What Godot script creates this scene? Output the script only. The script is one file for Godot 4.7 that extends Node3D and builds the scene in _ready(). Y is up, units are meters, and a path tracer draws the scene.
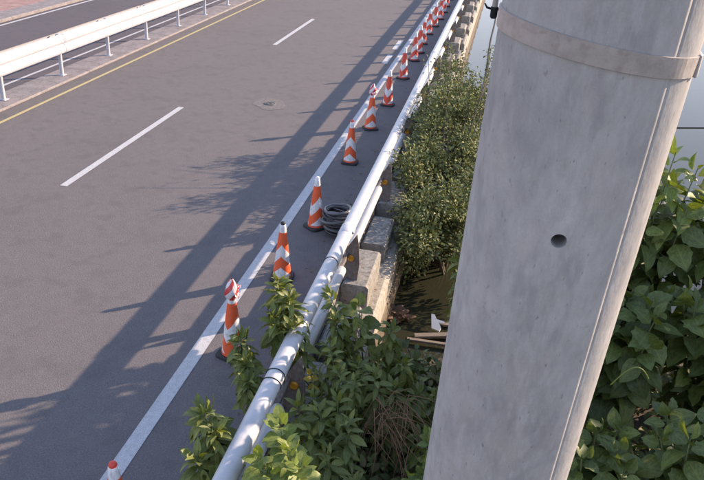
extends Node3D
# Road beside a canal seen from above: coned-off shoulder, pipe guardrail on a concrete wall, leaning concrete pole, bank plants.
# Own layout frame: p(x, z, h): x metres to the right of the camera, z metres ahead along the road, h metres above the asphalt.

var rng := RandomNumberGenerator.new()
var M := {}
var taken := {}
var leaf_meshes := {}

func p(x: float, z: float, h: float) -> Vector3:
	return Vector3(x, h, -z)

func numbered(called: String) -> String:
	var n: int = taken.get(called, 0)
	taken[called] = n + 1
	return called if n == 0 else "%s_%03d" % [called, n]

func tag(o: Node, label: String, category: String, group := "", kind := "") -> Node:
	if label != "": o.set_meta("label", label)
	if category != "": o.set_meta("category", category)
	if group != "": o.set_meta("group", group)
	if kind != "": o.set_meta("kind", kind)
	return o

func thing(called: String, label: String, category: String, at := Vector3.ZERO, group := "") -> Node3D:
	var o := Node3D.new()
	o.name = numbered(called)
	add_child(o)
	o.position = at
	tag(o, label, category, group)
	return o

func put(mesh: Mesh, called: String, mat: Material, parent: Node = null) -> MeshInstance3D:
	var o := MeshInstance3D.new()
	o.mesh = mesh
	if mat: o.material_override = mat
	if parent == null:
		o.name = numbered(called)
		add_child(o)
	else:
		o.name = called
		parent.add_child(o, true)
	return o

func structure(mesh: Mesh, called: String, mat: Material, label := "") -> MeshInstance3D:
	var o := put(mesh, called, mat)
	o.set_meta("kind", "structure")
	if label != "": o.set_meta("label", label)
	return o

# ---------------------------------------------------------------- geometry helpers
func begin() -> SurfaceTool:
	var st := SurfaceTool.new()
	st.begin(Mesh.PRIMITIVE_TRIANGLES)
	return st

func finish(st: SurfaceTool, smooth := true) -> ArrayMesh:
	if smooth: st.index()
	st.generate_normals()
	return st.commit()

func quad(st: SurfaceTool, a: Vector3, b: Vector3, c: Vector3, d: Vector3) -> void:
	for v in [a, b, c, a, c, d]: st.add_vertex(v)

# profile of 2-D points (x, h) swept along the road from z0 to z1, with end caps when closed
func sweep(prof: PackedVector2Array, z0: float, z1: float, closed := true) -> ArrayMesh:
	var st := begin()
	st.set_smooth_group(-1)
	var n := prof.size()
	for i in (n if closed else n - 1):
		var a := prof[i]
		var b := prof[(i + 1) % n]
		quad(st, p(a.x, z0, a.y), p(b.x, z0, b.y), p(b.x, z1, b.y), p(a.x, z1, a.y))
	if closed:
		var tri := Geometry2D.triangulate_polygon(prof)
		for k in range(0, tri.size(), 3):
			var A := prof[tri[k]]; var B := prof[tri[k + 1]]; var C := prof[tri[k + 2]]
			for v in [p(A.x, z0, A.y), p(B.x, z0, B.y), p(C.x, z0, C.y)]: st.add_vertex(v)
			for v in [p(C.x, z1, C.y), p(B.x, z1, B.y), p(A.x, z1, A.y)]: st.add_vertex(v)
	return finish(st, false)

func rect_profile(x0: float, x1: float, h0: float, h1: float, ch: float) -> PackedVector2Array:
	return PackedVector2Array([Vector2(x0, h0), Vector2(x0, h1 - ch), Vector2(x0 + ch, h1), Vector2(x1 - ch, h1), Vector2(x1, h1 - ch), Vector2(x1, h0)])

# box with chamfered edges on every side, centred at c
func chamfer_box(st: SurfaceTool, c: Vector3, s: Vector3, ch: float, xf := Transform3D.IDENTITY) -> void:
	var h := s * 0.5
	var pts := PackedVector3Array()
	for sx in [-1, 1]:
		for sy in [-1, 1]:
			for sz in [-1, 1]:
				for k in 3:
					var v := Vector3(sx * (h.x - (0.0 if k == 0 else ch)), sy * (h.y - (0.0 if k == 1 else ch)), sz * (h.z - (0.0 if k == 2 else ch)))
					pts.append(xf * (c + v))
	var id := func(sx: int, sy: int, sz: int, k: int) -> Vector3:
		return pts[(((sx + 1) / 2 * 2 + (sy + 1) / 2) * 2 + (sz + 1) / 2) * 3 + k]
	st.set_smooth_group(-1)
	for s1 in [-1, 1]:
		quad(st, id.call(s1, -1, -1, 0), id.call(s1, 1, -1, 0), id.call(s1, 1, 1, 0), id.call(s1, -1, 1, 0))
		quad(st, id.call(-1, s1, -1, 1), id.call(-1, s1, 1, 1), id.call(1, s1, 1, 1), id.call(1, s1, -1, 1))
		quad(st, id.call(-1, -1, s1, 2), id.call(1, -1, s1, 2), id.call(1, 1, s1, 2), id.call(-1, 1, s1, 2))
		for s2 in [-1, 1]:
			quad(st, id.call(s1, s2, -1, 0), id.call(s1, s2, 1, 0), id.call(s1, s2, 1, 1), id.call(s1, s2, -1, 1))
			quad(st, id.call(s1, -1, s2, 0), id.call(s1, 1, s2, 0), id.call(s1, 1, s2, 2), id.call(s1, -1, s2, 2))
			quad(st, id.call(-1, s1, s2, 1), id.call(1, s1, s2, 1), id.call(1, s1, s2, 2), id.call(-1, s1, s2, 2))
			for s3 in [-1, 1]:
				for k in 3: st.add_vertex(id.call(s1, s2, s3, k))

func box_mesh(c: Vector3, s: Vector3, ch := 0.01, xf := Transform3D.IDENTITY) -> ArrayMesh:
	var st := begin()
	chamfer_box(st, c, s, ch, xf)
	return finish(st, false)

# tube through points with a radius at each
func tube(st: SurfaceTool, pts: Array, radii: Array, sides := 8, caps := true) -> void:
	st.set_smooth_group(0)
	var rings := []
	var up := Vector3(0.31, 0.87, 0.39).normalized()
	for i in pts.size():
		var t: Vector3 = (pts[min(i + 1, pts.size() - 1)] - pts[max(i - 1, 0)]).normalized()
		var side := up.cross(t)
		if side.length() < 0.05: side = Vector3.RIGHT.cross(t)
		side = side.normalized()
		var nn := t.cross(side)
		up = nn
		var ring := []
		for k in sides:
			var a := TAU * k / sides
			ring.append(pts[i] + (side * cos(a) + nn * sin(a)) * float(radii[i]))
		rings.append(ring)
	for i in pts.size() - 1:
		for k in sides:
			var k2 := (k + 1) % sides
			quad(st, rings[i][k], rings[i][k2], rings[i + 1][k2], rings[i + 1][k])
	if caps:
		st.set_smooth_group(-1)
		for e in [0, pts.size() - 1]:
			for k in sides:
				var k2 := (k + 1) % sides
				if e == 0:
					for v in [pts[0], rings[0][k2], rings[0][k]]: st.add_vertex(v)
				else:
					for v in [pts[e], rings[e][k], rings[e][k2]]: st.add_vertex(v)

func tube_mesh(pts: Array, radii: Array, sides := 8) -> ArrayMesh:
	var st := begin()
	tube(st, pts, radii, sides)
	return finish(st)

func torus(st: SurfaceTool, c: Vector3, R: float, r: float, tilt: Basis, n := 40, m := 8) -> void:
	st.set_smooth_group(0)
	for i in n:
		for j in m:
			var q := []
			for d in [[0, 0], [1, 0], [1, 1], [0, 1]]:
				var a: float = TAU * (i + d[0]) / n
				var b: float = TAU * (j + d[1]) / m
				q.append(c + tilt * Vector3((R + r * cos(b)) * cos(a), r * sin(b), (R + r * cos(b)) * sin(a)))
			quad(st, q[0], q[3], q[2], q[1])

# lathe round y: profile of Vector2(radius, height); uv.x round, uv.y along
func lathe(prof: Array, sides := 32, wobble := 0.0, sd := 0) -> ArrayMesh:
	var st := begin()
	st.set_smooth_group(0)
	var r2 := RandomNumberGenerator.new()
	r2.seed = sd + 5
	var w := []
	for i in prof.size():
		var row := []
		for k in sides: row.append(1.0 + r2.randf_range(-wobble, wobble))
		w.append(row)
	for i in prof.size() - 1:
		for k in sides:
			var q := []
			for d in [[0, 0], [0, 1], [1, 1], [1, 0]]:
				var ii: int = i + d[0]
				var kk: int = k + d[1]
				var a := TAU * kk / sides
				var r: float = prof[ii].x * w[ii][kk % sides]
				q.append([Vector3(cos(a) * r, prof[ii].y, sin(a) * r), Vector2(float(kk) / sides, (prof[ii].y - prof[0].y) / maxf(0.001, prof[-1].y - prof[0].y))])
			for t in [0, 1, 2, 0, 2, 3]:
				st.set_uv(q[t][1])
				st.add_vertex(q[t][0])
	st.generate_normals()
	return st.commit()

# flat sheet of cells with vertex tones from noise
func sheet(x0: float, x1: float, z0: float, z1: float, cell: float, h: float, amp: float, sd: int, freq := 0.35, stretch := 1.0) -> ArrayMesh:
	var nz := FastNoiseLite.new()
	nz.seed = sd
	nz.frequency = freq
	nz.fractal_octaves = 4
	var st := begin()
	st.set_smooth_group(0)
	var nx := maxi(1, int((x1 - x0) / cell))
	var nzc := maxi(1, int((z1 - z0) / cell))
	for i in nx + 1:
		for j in nzc + 1:
			var x := lerpf(x0, x1, float(i) / nx)
			var z := lerpf(z0, z1, float(j) / nzc)
			var g: float = 1.0 + amp * nz.get_noise_2d(x, z * stretch) * 1.6
			st.set_color(Color(g, g, g))
			st.set_normal(Vector3.UP)
			st.add_vertex(p(x, z, h))
	for i in nx:
		for j in nzc:
			var a := i * (nzc + 1) + j
			for k in [a, a + 1, a + nzc + 2, a, a + nzc + 2, a + nzc + 1]: st.add_index(k)
	return st.commit()

# ---------------------------------------------------------------- computed textures
func noise_layer(n: int, freq: float, sd: int, oct: int) -> PackedByteArray:
	var f := FastNoiseLite.new()
	f.seed = sd
	f.noise_type = FastNoiseLite.TYPE_SIMPLEX_SMOOTH
	f.frequency = freq / n
	f.fractal_octaves = oct
	var im := f.get_seamless_image(n, n)
	im.convert(Image.FORMAT_L8)
	return im.get_data()

# layers: ["mul", freq, octaves, amount] | ["mix", freq, octaves, lo, hi, amount, colour] | ["grain", amount]; colours linear
func paint(n: int, base: Color, layers: Array, sd: int) -> ImageTexture:
	var r2 := RandomNumberGenerator.new()
	r2.seed = sd
	var N := n * n
	var R := PackedFloat32Array(); R.resize(N); R.fill(base.r)
	var G := PackedFloat32Array(); G.resize(N); G.fill(base.g)
	var B := PackedFloat32Array(); B.resize(N); B.fill(base.b)
	for L in layers:
		if L[0] == "grain":
			for i in N:
				var k := 1.0 + r2.randf_range(-L[1], L[1])
				R[i] *= k; G[i] *= k; B[i] *= k
			continue
		sd += 7
		var d := noise_layer(n, L[1], sd, L[2])
		if L[0] == "mul":
			for i in N:
				var k: float = 1.0 + (d[i] / 127.5 - 1.0) * L[3]
				R[i] *= k; G[i] *= k; B[i] *= k
		else:
			var c: Color = L[6]
			for i in N:
				var k: float = smoothstep(L[3], L[4], d[i] / 255.0) * L[5]
				if k > 0.0:
					R[i] = lerpf(R[i], c.r, k); G[i] = lerpf(G[i], c.g, k); B[i] = lerpf(B[i], c.b, k)
	var out := PackedByteArray(); out.resize(N * 3)
	for i in N:
		out[i * 3] = int(clampf(pow(R[i], 0.4545), 0, 1) * 255)
		out[i * 3 + 1] = int(clampf(pow(G[i], 0.4545), 0, 1) * 255)
		out[i * 3 + 2] = int(clampf(pow(B[i], 0.4545), 0, 1) * 255)
	return ImageTexture.create_from_image(Image.create_from_data(n, n, false, Image.FORMAT_RGB8, out))

func relief(n: int, freq: float, oct: int, sd: int, grain: float, strength: float) -> ImageTexture:
	var d := noise_layer(n, freq, sd, oct)
	var r2 := RandomNumberGenerator.new()
	r2.seed = sd
	var out := PackedByteArray(); out.resize(n * n * 4)
	for i in n * n:
		var v := int(clampf(d[i] * (1.0 - grain) + r2.randf() * 255.0 * grain, 0, 255))
		out[i * 4] = v; out[i * 4 + 1] = v; out[i * 4 + 2] = v; out[i * 4 + 3] = 255
	var im := Image.create_from_data(n, n, false, Image.FORMAT_RGBA8, out)
	im.bump_map_to_normal_map(strength)
	return ImageTexture.create_from_image(im)

func surface(tex: Texture2D, tile: float, rough: float, normal: Texture2D = null, nscale := 1.0, vcol := false) -> StandardMaterial3D:
	var m := StandardMaterial3D.new()
	m.albedo_texture = tex
	m.uv1_triplanar = true
	m.uv1_world_triplanar = true
	m.uv1_scale = Vector3.ONE / tile
	m.roughness = rough
	m.metallic_specular = 0.4
	m.vertex_color_use_as_albedo = vcol
	if normal:
		m.normal_enabled = true
		m.normal_texture = normal
		m.normal_scale = nscale
	return m

func plain(c: Color, rough: float, metal := 0.0) -> StandardMaterial3D:
	var m := StandardMaterial3D.new()
	m.albedo_color = c.linear_to_srgb()
	m.roughness = rough
	m.metallic = metal
	return m

func leaf_material(c: Color, tex: Texture2D, back := 0.75, rough := 0.55) -> StandardMaterial3D:
	var m := StandardMaterial3D.new()
	m.albedo_color = c.linear_to_srgb()
	m.albedo_texture = tex
	m.roughness = rough
	m.cull_mode = BaseMaterial3D.CULL_DISABLED
	m.backlight_enabled = true
	m.backlight = Color(back, back, back * 0.45)
	return m

func leaf_texture(n: int, veins: int, sd: int) -> ImageTexture:
	var im := Image.create(n, n, false, Image.FORMAT_RGB8)
	var d := noise_layer(n, 6.0, sd, 3)
	for y in n:
		for x in n:
			var u := absf((x + 0.5) / n - 0.5) * 2.0
			var v := (y + 0.5) / n
			var g := 0.86 + (d[y * n + x] / 255.0 - 0.5) * 0.28
			var s := absf(fposmod((v + u * 0.35) * veins, 1.0) - 0.5) * 2.0
			if s > 0.86: g += 0.09
			if u < 0.05: g += 0.2
			im.set_pixel(x, y, Color(minf(1, g + (0.06 if u < 0.05 else 0.0)), minf(1, g), minf(1, g * 0.92)))
	return ImageTexture.create_from_image(im)

func make_materials() -> void:
	var t_road := paint(1024, Color(0.146, 0.131, 0.128), [["mul", 14.0, 4, 0.06], ["mul", 120.0, 3, 0.2], ["mix", 150.0, 2, 0.72, 0.85, 0.5, Color(0.26, 0.25, 0.24)], ["mix", 170.0, 2, 0.7, 0.85, 0.55, Color(0.05, 0.05, 0.055)], ["mix", 5.0, 5, 0.62, 0.8, 0.25, Color(0.09, 0.085, 0.085)], ["grain", 0.16]], 11)
	var n_road := relief(1024, 170.0, 3, 12, 0.45, 2.2)
	M.road = surface(t_road, 2.7, 0.88, n_road, 0.55, true)
	M.road2 = surface(t_road, 2.2, 0.9, n_road, 0.5, true)
	M.road2.albedo_color = Color(0.87, 0.86, 0.9)
	var t_conc := paint(512, Color(0.36, 0.35, 0.335), [["mul", 5.0, 5, 0.2], ["mul", 40.0, 4, 0.12], ["mix", 12.0, 5, 0.58, 0.82, 0.5, Color(0.2, 0.185, 0.165)], ["mix", 70.0, 2, 0.76, 0.86, 0.5, Color(0.12, 0.115, 0.11)], ["grain", 0.08]], 21)
	var n_conc := relief(512, 60.0, 4, 22, 0.3, 2.5)
	M.concrete = surface(t_conc, 1.1, 0.9, n_conc, 0.6)
	M.block = surface(paint(512, Color(0.27, 0.257, 0.235), [["mul", 5.0, 5, 0.25], ["mix", 10.0, 5, 0.5, 0.75, 0.7, Color(0.13, 0.12, 0.1)], ["mix", 16.0, 4, 0.6, 0.82, 0.55, Color(0.42, 0.39, 0.33)], ["mix", 60.0, 2, 0.74, 0.86, 0.5, Color(0.08, 0.08, 0.07)], ["grain", 0.1]], 27), 0.8, 0.92, n_conc, 0.8)  # weathered concrete, darkened further to paint in the shade of the near faces
	M.strip = surface(t_conc, 1.7, 0.92, n_conc, 0.6, true)
	M.strip.albedo_color = Color(0.86, 0.83, 0.84)
	# form-streaked canal wall: the same kind of pattern stretched upright
	var t_wall := paint(512, Color(0.37, 0.34, 0.29), [["mul", 8.0, 5, 0.3], ["mix", 30.0, 4, 0.52, 0.75, 0.65, Color(0.17, 0.14, 0.1)], ["mix", 18.0, 3, 0.6, 0.8, 0.6, Color(0.5, 0.47, 0.41)], ["grain", 0.1]], 31)
	M.wall = surface(t_wall, 1.0, 0.92, n_conc, 0.8)
	M.wall.uv1_scale = Vector3(1.1, 0.16, 1.1)
	M.wet_wall = surface(paint(512, Color(0.13, 0.1, 0.07), [["mul", 8.0, 5, 0.35], ["mix", 16.0, 4, 0.5, 0.8, 0.6, Color(0.05, 0.05, 0.03)], ["grain", 0.12]], 33), 0.9, 0.7, n_conc, 0.8)
	var t_pole := paint(1024, Color(0.375, 0.362, 0.345), [["mul", 3.0, 4, 0.14], ["mul", 14.0, 5, 0.16], ["mul", 46.0, 4, 0.1], ["mix", 9.0, 5, 0.54, 0.78, 0.55, Color(0.24, 0.235, 0.235)], ["mix", 22.0, 4, 0.6, 0.8, 0.3, Color(0.5, 0.49, 0.48)], ["mix", 6.0, 5, 0.58, 0.82, 0.4, Color(0.45, 0.4, 0.375)], ["mix", 60.0, 2, 0.85, 0.9, 0.7, Color(0.13, 0.125, 0.12)], ["grain", 0.07]], 41)
	var n_pole := relief(512, 34.0, 4, 42, 0.22, 1.6)
	M.pole = surface(t_pole, 0.62, 0.82, n_pole, 0.35)
	M.pole.uv1_scale = Vector3(1.5, 0.5, 1.5)
	M.strap = surface(paint(256, Color(0.42, 0.38, 0.35), [["mul", 6.0, 4, 0.18], ["mix", 14.0, 4, 0.6, 0.8, 0.5, Color(0.3, 0.25, 0.21)], ["grain", 0.06]], 51), 0.25, 0.5)
	M.strap.metallic = 0.35
	var t_paint := paint(512, Color(0.5, 0.505, 0.51), [["mul", 5.0, 4, 0.08], ["mix", 26.0, 4, 0.66, 0.84, 0.55, Color(0.38, 0.36, 0.34)], ["mix", 60.0, 3, 0.72, 0.85, 0.5, Color(0.3, 0.22, 0.16)], ["grain", 0.04]], 61)
	M.pipe = surface(t_paint, 0.7, 0.42)
	M.pipe.metallic_specular = 0.5
	M.rail_white = surface(t_paint, 1.3, 0.5)
	M.rail_white.albedo_color = Color(0.97, 0.97, 1.0)
	M.line = surface(paint(512, Color(0.5, 0.5, 0.495), [["mul", 9.0, 4, 0.12], ["mix", 60.0, 4, 0.6, 0.78, 0.75, Color(0.22, 0.21, 0.21)], ["mix", 14.0, 4, 0.66, 0.85, 0.4, Color(0.35, 0.34, 0.33)], ["grain", 0.1]], 71), 0.8, 0.75)
	M.yellow = surface(paint(256, Color(0.46, 0.39, 0.19), [["mul", 9.0, 4, 0.15], ["mix", 50.0, 4, 0.62, 0.8, 0.6, Color(0.2, 0.18, 0.15)], ["grain", 0.1]], 73), 0.6, 0.8)
	M.red_pave = surface(paint(512, Color(0.33, 0.2, 0.175), [["mul", 6.0, 5, 0.2], ["mul", 60.0, 3, 0.12], ["mix", 8.0, 4, 0.55, 0.8, 0.5, Color(0.36, 0.29, 0.26)], ["grain", 0.1]], 81), 2.5, 0.92, null, 1.0, true)
	M.soil = surface(paint(512, Color(0.085, 0.065, 0.045), [["mul", 8.0, 5, 0.35], ["mix", 40.0, 4, 0.55, 0.8, 0.6, Color(0.15, 0.12, 0.08)], ["grain", 0.2]], 91), 1.2, 0.95, n_conc, 1.0)
	M.rust = surface(paint(256, Color(0.17, 0.15, 0.14), [["mul", 8.0, 5, 0.3], ["mix", 12.0, 4, 0.5, 0.75, 0.7, Color(0.16, 0.09, 0.05)], ["grain", 0.1]], 95), 0.4, 0.7)
	M.rubber = surface(paint(256, Color(0.028, 0.028, 0.03), [["mul", 8.0, 4, 0.3], ["mix", 20.0, 4, 0.58, 0.8, 0.5, Color(0.09, 0.085, 0.08)], ["grain", 0.15]], 97), 0.3, 0.7)
	M.hose = plain(Color(0.03, 0.03, 0.033), 0.35)
	M.hose_highlight = plain(Color(0.11, 0.11, 0.115), 0.35)  # lighter loops paint in the highlights of the black hose
	M.iron = plain(Color(0.09, 0.085, 0.08), 0.6, 0.3)
	M.patch = surface(paint(256, Color(0.17, 0.155, 0.145), [["mul", 8.0, 5, 0.25], ["mix", 14.0, 4, 0.5, 0.8, 0.5, Color(0.09, 0.085, 0.085)], ["grain", 0.15]], 98), 0.7, 0.9)
	M.black = plain(Color(0.012, 0.012, 0.014), 0.9)
	M.steel = plain(Color(0.5, 0.5, 0.5), 0.35, 0.7)
	M.reflector = plain(Color(0.6, 0.27, 0.02), 0.3)
	M.reflector_dull = plain(Color(0.5, 0.19, 0.03), 0.4)
	M.foam = plain(Color(0.75, 0.75, 0.73), 0.7)
	M.cone_red = plain(Color(0.62, 0.06, 0.035), 0.5)
	M.wood = surface(paint(512, Color(0.24, 0.2, 0.16), [["mul", 9.0, 5, 0.3], ["mix", 24.0, 4, 0.55, 0.8, 0.6, Color(0.12, 0.1, 0.08)], ["grain", 0.1]], 99), 0.5, 0.85)
	M.wood.uv1_scale = Vector3(1.0, 8.0, 8.0)
	M.stem = plain(Color(0.11, 0.13, 0.05), 0.7)
	M.bark = surface(paint(256, Color(0.13, 0.105, 0.075), [["mul", 10.0, 5, 0.35], ["grain", 0.2]], 101), 0.2, 0.9)
	M.dry = plain(Color(0.19, 0.11, 0.06), 0.9)
	M.dry_leaf = leaf_material(Color(0.14, 0.075, 0.045), null, 0.2, 0.8)
	# water: dark olive body, smooth skin with faint ripples
	var w := StandardMaterial3D.new()
	w.albedo_color = Color(0.035, 0.036, 0.022).linear_to_srgb()
	w.roughness = 0.03
	w.metallic_specular = 0.5
	w.uv1_triplanar = true
	w.uv1_world_triplanar = true
	w.uv1_scale = Vector3.ONE / 3.0
	w.normal_enabled = true
	w.normal_texture = relief(512, 9.0, 3, 111, 0.0, 1.0)
	w.normal_scale = 0.06
	M.water = w
	# cone sleeves: zigzag bands of red-orange and white reflective film
	for v in 2:
		var n := 256
		var im := Image.create(n, n, false, Image.FORMAT_RGB8)
		var dirt := noise_layer(n, 10.0, 121 + v, 4)
		var red := Color(0.80, 0.115, 0.03) if v == 0 else Color(0.70, 0.075, 0.04)
		for y in n:
			for x in n:
				var tri := absf(fposmod(2.0 * x / n, 1.0) - 0.5) * 2.0
				var v01 := (y + 0.5) / n
				var hh := v01 + tri * 0.2
				var c := red
				if v01 > 0.86 or (hh > 0.44 and hh < 0.65) or (hh < 0.24 and v01 > 0.06): c = Color(0.72, 0.72, 0.72)
				var k := smoothstep(0.52, 0.78, dirt[y * n + x] / 255.0) * 0.35
				c = c.lerp(Color(0.24, 0.2, 0.17), k)
				im.set_pixel(x, y, c.linear_to_srgb())
		var m := StandardMaterial3D.new()
		m.albedo_texture = ImageTexture.create_from_image(im)
		m.roughness = 0.45
		M["cone%d" % v] = m
	var wr := Image.create(128, 128, false, Image.FORMAT_RGB8)
	for y in 128:
		for x in 128:
			wr.set_pixel(x, y, (Color(0.55, 0.05, 0.05) if fposmod((x * 3.0 + y * 1.4) / 128.0, 1.0) < 0.5 else Color(0.68, 0.64, 0.64)).linear_to_srgb())
	var wm := StandardMaterial3D.new()
	wm.albedo_texture = ImageTexture.create_from_image(wr)
	wm.roughness = 0.35
	wm.cull_mode = BaseMaterial3D.CULL_DISABLED
	M.wrap = wm
	# leaves
	var lt := leaf_texture(64, 7, 131)
	var greens := {"shoot": [Color(0.185, 0.225, 0.062), Color(0.215, 0.255, 0.07), Color(0.27, 0.305, 0.085), Color(0.15, 0.185, 0.056)],
		"vine": [Color(0.24, 0.31, 0.07), Color(0.29, 0.35, 0.09), Color(0.19, 0.26, 0.06), Color(0.14, 0.19, 0.05)],
		"broad": [Color(0.145, 0.19, 0.052), Color(0.17, 0.22, 0.058), Color(0.125, 0.165, 0.05), Color(0.215, 0.265, 0.068)]}
	for kind in greens:
		var arr := []
		for c in greens[kind]: arr.append(leaf_material(c, lt))
		M[kind] = arr
	M.yellow_leaf = leaf_material(Color(0.42, 0.33, 0.05), lt)
	var sm := leaf_material(Color(1, 1, 1), null, 0.5, 0.72)
	sm.vertex_color_use_as_albedo = true
	M.crown = sm

# ---------------------------------------------------------------- leaves
# a leaf of length 1 along -Z, folded along its midrib and curling down
func leaf_mesh(width: float, widest: float, curl: float, fold: float, lobes := 0.0, seg := 6, wave := 0.0) -> ArrayMesh:
	var st := begin()
	st.set_smooth_group(0)
	var rows := []
	var z := 0.0
	var y := 0.0
	for i in seg + 1:
		var t := float(i) / seg
		var e: float = pow(t, log(0.5) / log(widest))
		var w := width * 0.5 * pow(sin(PI * clampf(e, 0.0, 1.0)), 0.85)
		if i == 0: w = width * 0.05
		if i == seg: w = 0.004
		if lobes > 0.0 and i > 0 and i < seg: w *= 1.0 + lobes * (1.0 if i % 2 == 0 else -0.6)
		var a := curl * t
		rows.append([Vector3(-w, y + fold * w + wave * (rng.randf() - 0.5) * width, z), Vector3(0, y, z), Vector3(w, y + fold * w + wave * (rng.randf() - 0.5) * width, z), t])
		z -= cos(a) / seg
		y -= sin(a) / seg
	for i in seg:
		for s in 2:
			var q := [rows[i][s], rows[i + 1][s], rows[i + 1][s + 1], rows[i][s + 1]]
			var u := [Vector2(s * 0.5, rows[i][3]), Vector2(s * 0.5, rows[i + 1][3]), Vector2(s * 0.5 + 0.5, rows[i + 1][3]), Vector2(s * 0.5 + 0.5, rows[i][3])]
			for k in [0, 1, 2, 0, 2, 3]:
				st.set_uv(u[k])
				st.add_vertex(q[k])
	st.index()
	st.generate_normals()
	return st.commit()

func make_leaves() -> void:
	leaf_meshes.shoot = [leaf_mesh(0.36, 0.38, 0.9, 0.3, 0.0, 6, 0.06), leaf_mesh(0.42, 0.4, 0.6, 0.22, 0.06, 6, 0.08), leaf_mesh(0.3, 0.36, 1.3, 0.45, 0.0, 6, 0.05), leaf_mesh(0.38, 0.42, 0.35, 0.4, 0.0, 6, 0.06), leaf_mesh(0.34, 0.4, 1.6, 0.55, 0.0, 6, 0.1)]
	leaf_meshes.vine = [leaf_mesh(0.78, 0.34, 0.5, 0.22, 0.0, 6, 0.08), leaf_mesh(0.7, 0.38, 0.8, 0.35, 0.0, 6, 0.08), leaf_mesh(0.84, 0.36, 0.25, 0.15, 0.0, 6, 0.1)]
	leaf_meshes.broad = [leaf_mesh(0.72, 0.38, 0.6, 0.2, 0.1, 8, 0.06), leaf_mesh(0.8, 0.4, 0.9, 0.28, 0.14, 8, 0.08), leaf_mesh(0.62, 0.42, 0.35, 0.3, 0.0, 8, 0.06), leaf_mesh(0.7, 0.36, 1.1, 0.25, 0.0, 8, 0.1)]
	leaf_meshes.long = [leaf_mesh(0.42, 0.45, 0.9, 0.35, 0.0, 8, 0.06), leaf_mesh(0.38, 0.4, 1.2, 0.4, 0.0, 8, 0.06)]
	leaf_meshes.small = leaf_mesh(0.5, 0.45, 0.5, 0.3, 0.0, 3)
	leaf_meshes.herb = leaf_mesh(0.55, 0.42, 0.7, 0.25, 0.0, 4, 0.05)

func bezier(a: Vector3, b: Vector3, c: Vector3, t: float) -> Vector3:
	return a.lerp(b, t).lerp(b.lerp(c, t), t)

# one leafy stem under a plant: the stem joins STEMS, every leaf is a part of its own
func shoot(plant: Node3D, stems: SurfaceTool, base: Vector3, tip: Vector3, arch: float, kind: String, mats: Array, n: int, size: float, droop: float, from := 0.45, thick := 0.011) -> void:
	var mid := base.lerp(tip, 0.45) + Vector3(rng.randf_range(-0.08, 0.08), arch, rng.randf_range(-0.08, 0.08))
	if arch < 0.0: mid = tip + Vector3(rng.randf_range(-0.05, 0.05), arch, rng.randf_range(-0.05, 0.05))
	var pts := []
	var rad := []
	for i in 9:
		var t := i / 8.0
		pts.append(bezier(base, mid, tip, t))
		rad.append(lerpf(thick, thick * 0.28, t))
	tube(stems, pts, rad, 6)
	var meshes: Array = leaf_meshes[kind]
	var turn := rng.randf() * TAU
	for k in n:
		var t := lerpf(from, 1.0, pow((k + 0.5) / n, 0.75))
		var at := bezier(base, mid, tip, t)
		var tan := (bezier(base, mid, tip, minf(1, t + 0.02)) - bezier(base, mid, tip, t - 0.02)).normalized()
		turn += 2.399 + rng.randf_range(-0.3, 0.3)
		var s1 := tan.cross(Vector3(0.2, 0.3, 0.9)).normalized()
		var s2 := tan.cross(s1)
		var out := (s1 * cos(turn) + s2 * sin(turn)).normalized()
		var young := smoothstep(0.86, 1.0, t)
		var dir := (out * lerpf(1.0, 0.6, young) + tan * lerpf(0.25, 1.0, young) + Vector3.DOWN * droop * lerpf(rng.randf_range(0.7, 1.3), 0.1, young)).normalized()
		var ln := size * rng.randf_range(0.8, 1.2) * lerpf(1.0, 0.6, young)
		var up := (Vector3.UP + out * 0.4 + Vector3(rng.randf_range(-0.35, 0.35), 0, rng.randf_range(-0.35, 0.35))).normalized()
		if absf(up.dot(dir)) > 0.96: up = out
		var o := put(meshes[rng.randi() % meshes.size()], "leaf", mats[clampi(int(rng.randf() * mats.size() * lerpf(0.8, 1.0, young)), 0, mats.size() - 1)], plant)
		var bs := Basis.looking_at(dir, up).rotated(dir, rng.randf_range(-0.5, 0.5))
		var stalk := out * size * 0.09
		o.transform = Transform3D(bs.scaled_local(Vector3.ONE * ln), at + stalk)

func plant(called: String, label: String, category: String, root: Vector3, group: String, tips: Array, kind: String, mats: Array, size: float, droop: float, from := 0.45, thick := 0.011) -> Node3D:
	var o := thing(called, label, category, root, group)
	var st := begin()
	for t in tips:   # [tip (world), arch, leaves]
		var off := Vector3(rng.randf_range(-0.05, 0.05), 0, rng.randf_range(-0.05, 0.05))
		shoot(o, st, off, t[0] - root, t[1], kind, mats, t[2], size, droop, from, thick)
	put(finish(st), "stem", M.stem, o)
	return o

func bank_height(x: float, z: float) -> float:
	var d := 6.75 + 0.3 * x - z
	return -0.6 + clampf(d * 0.3, -0.9, 0.2)

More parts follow.
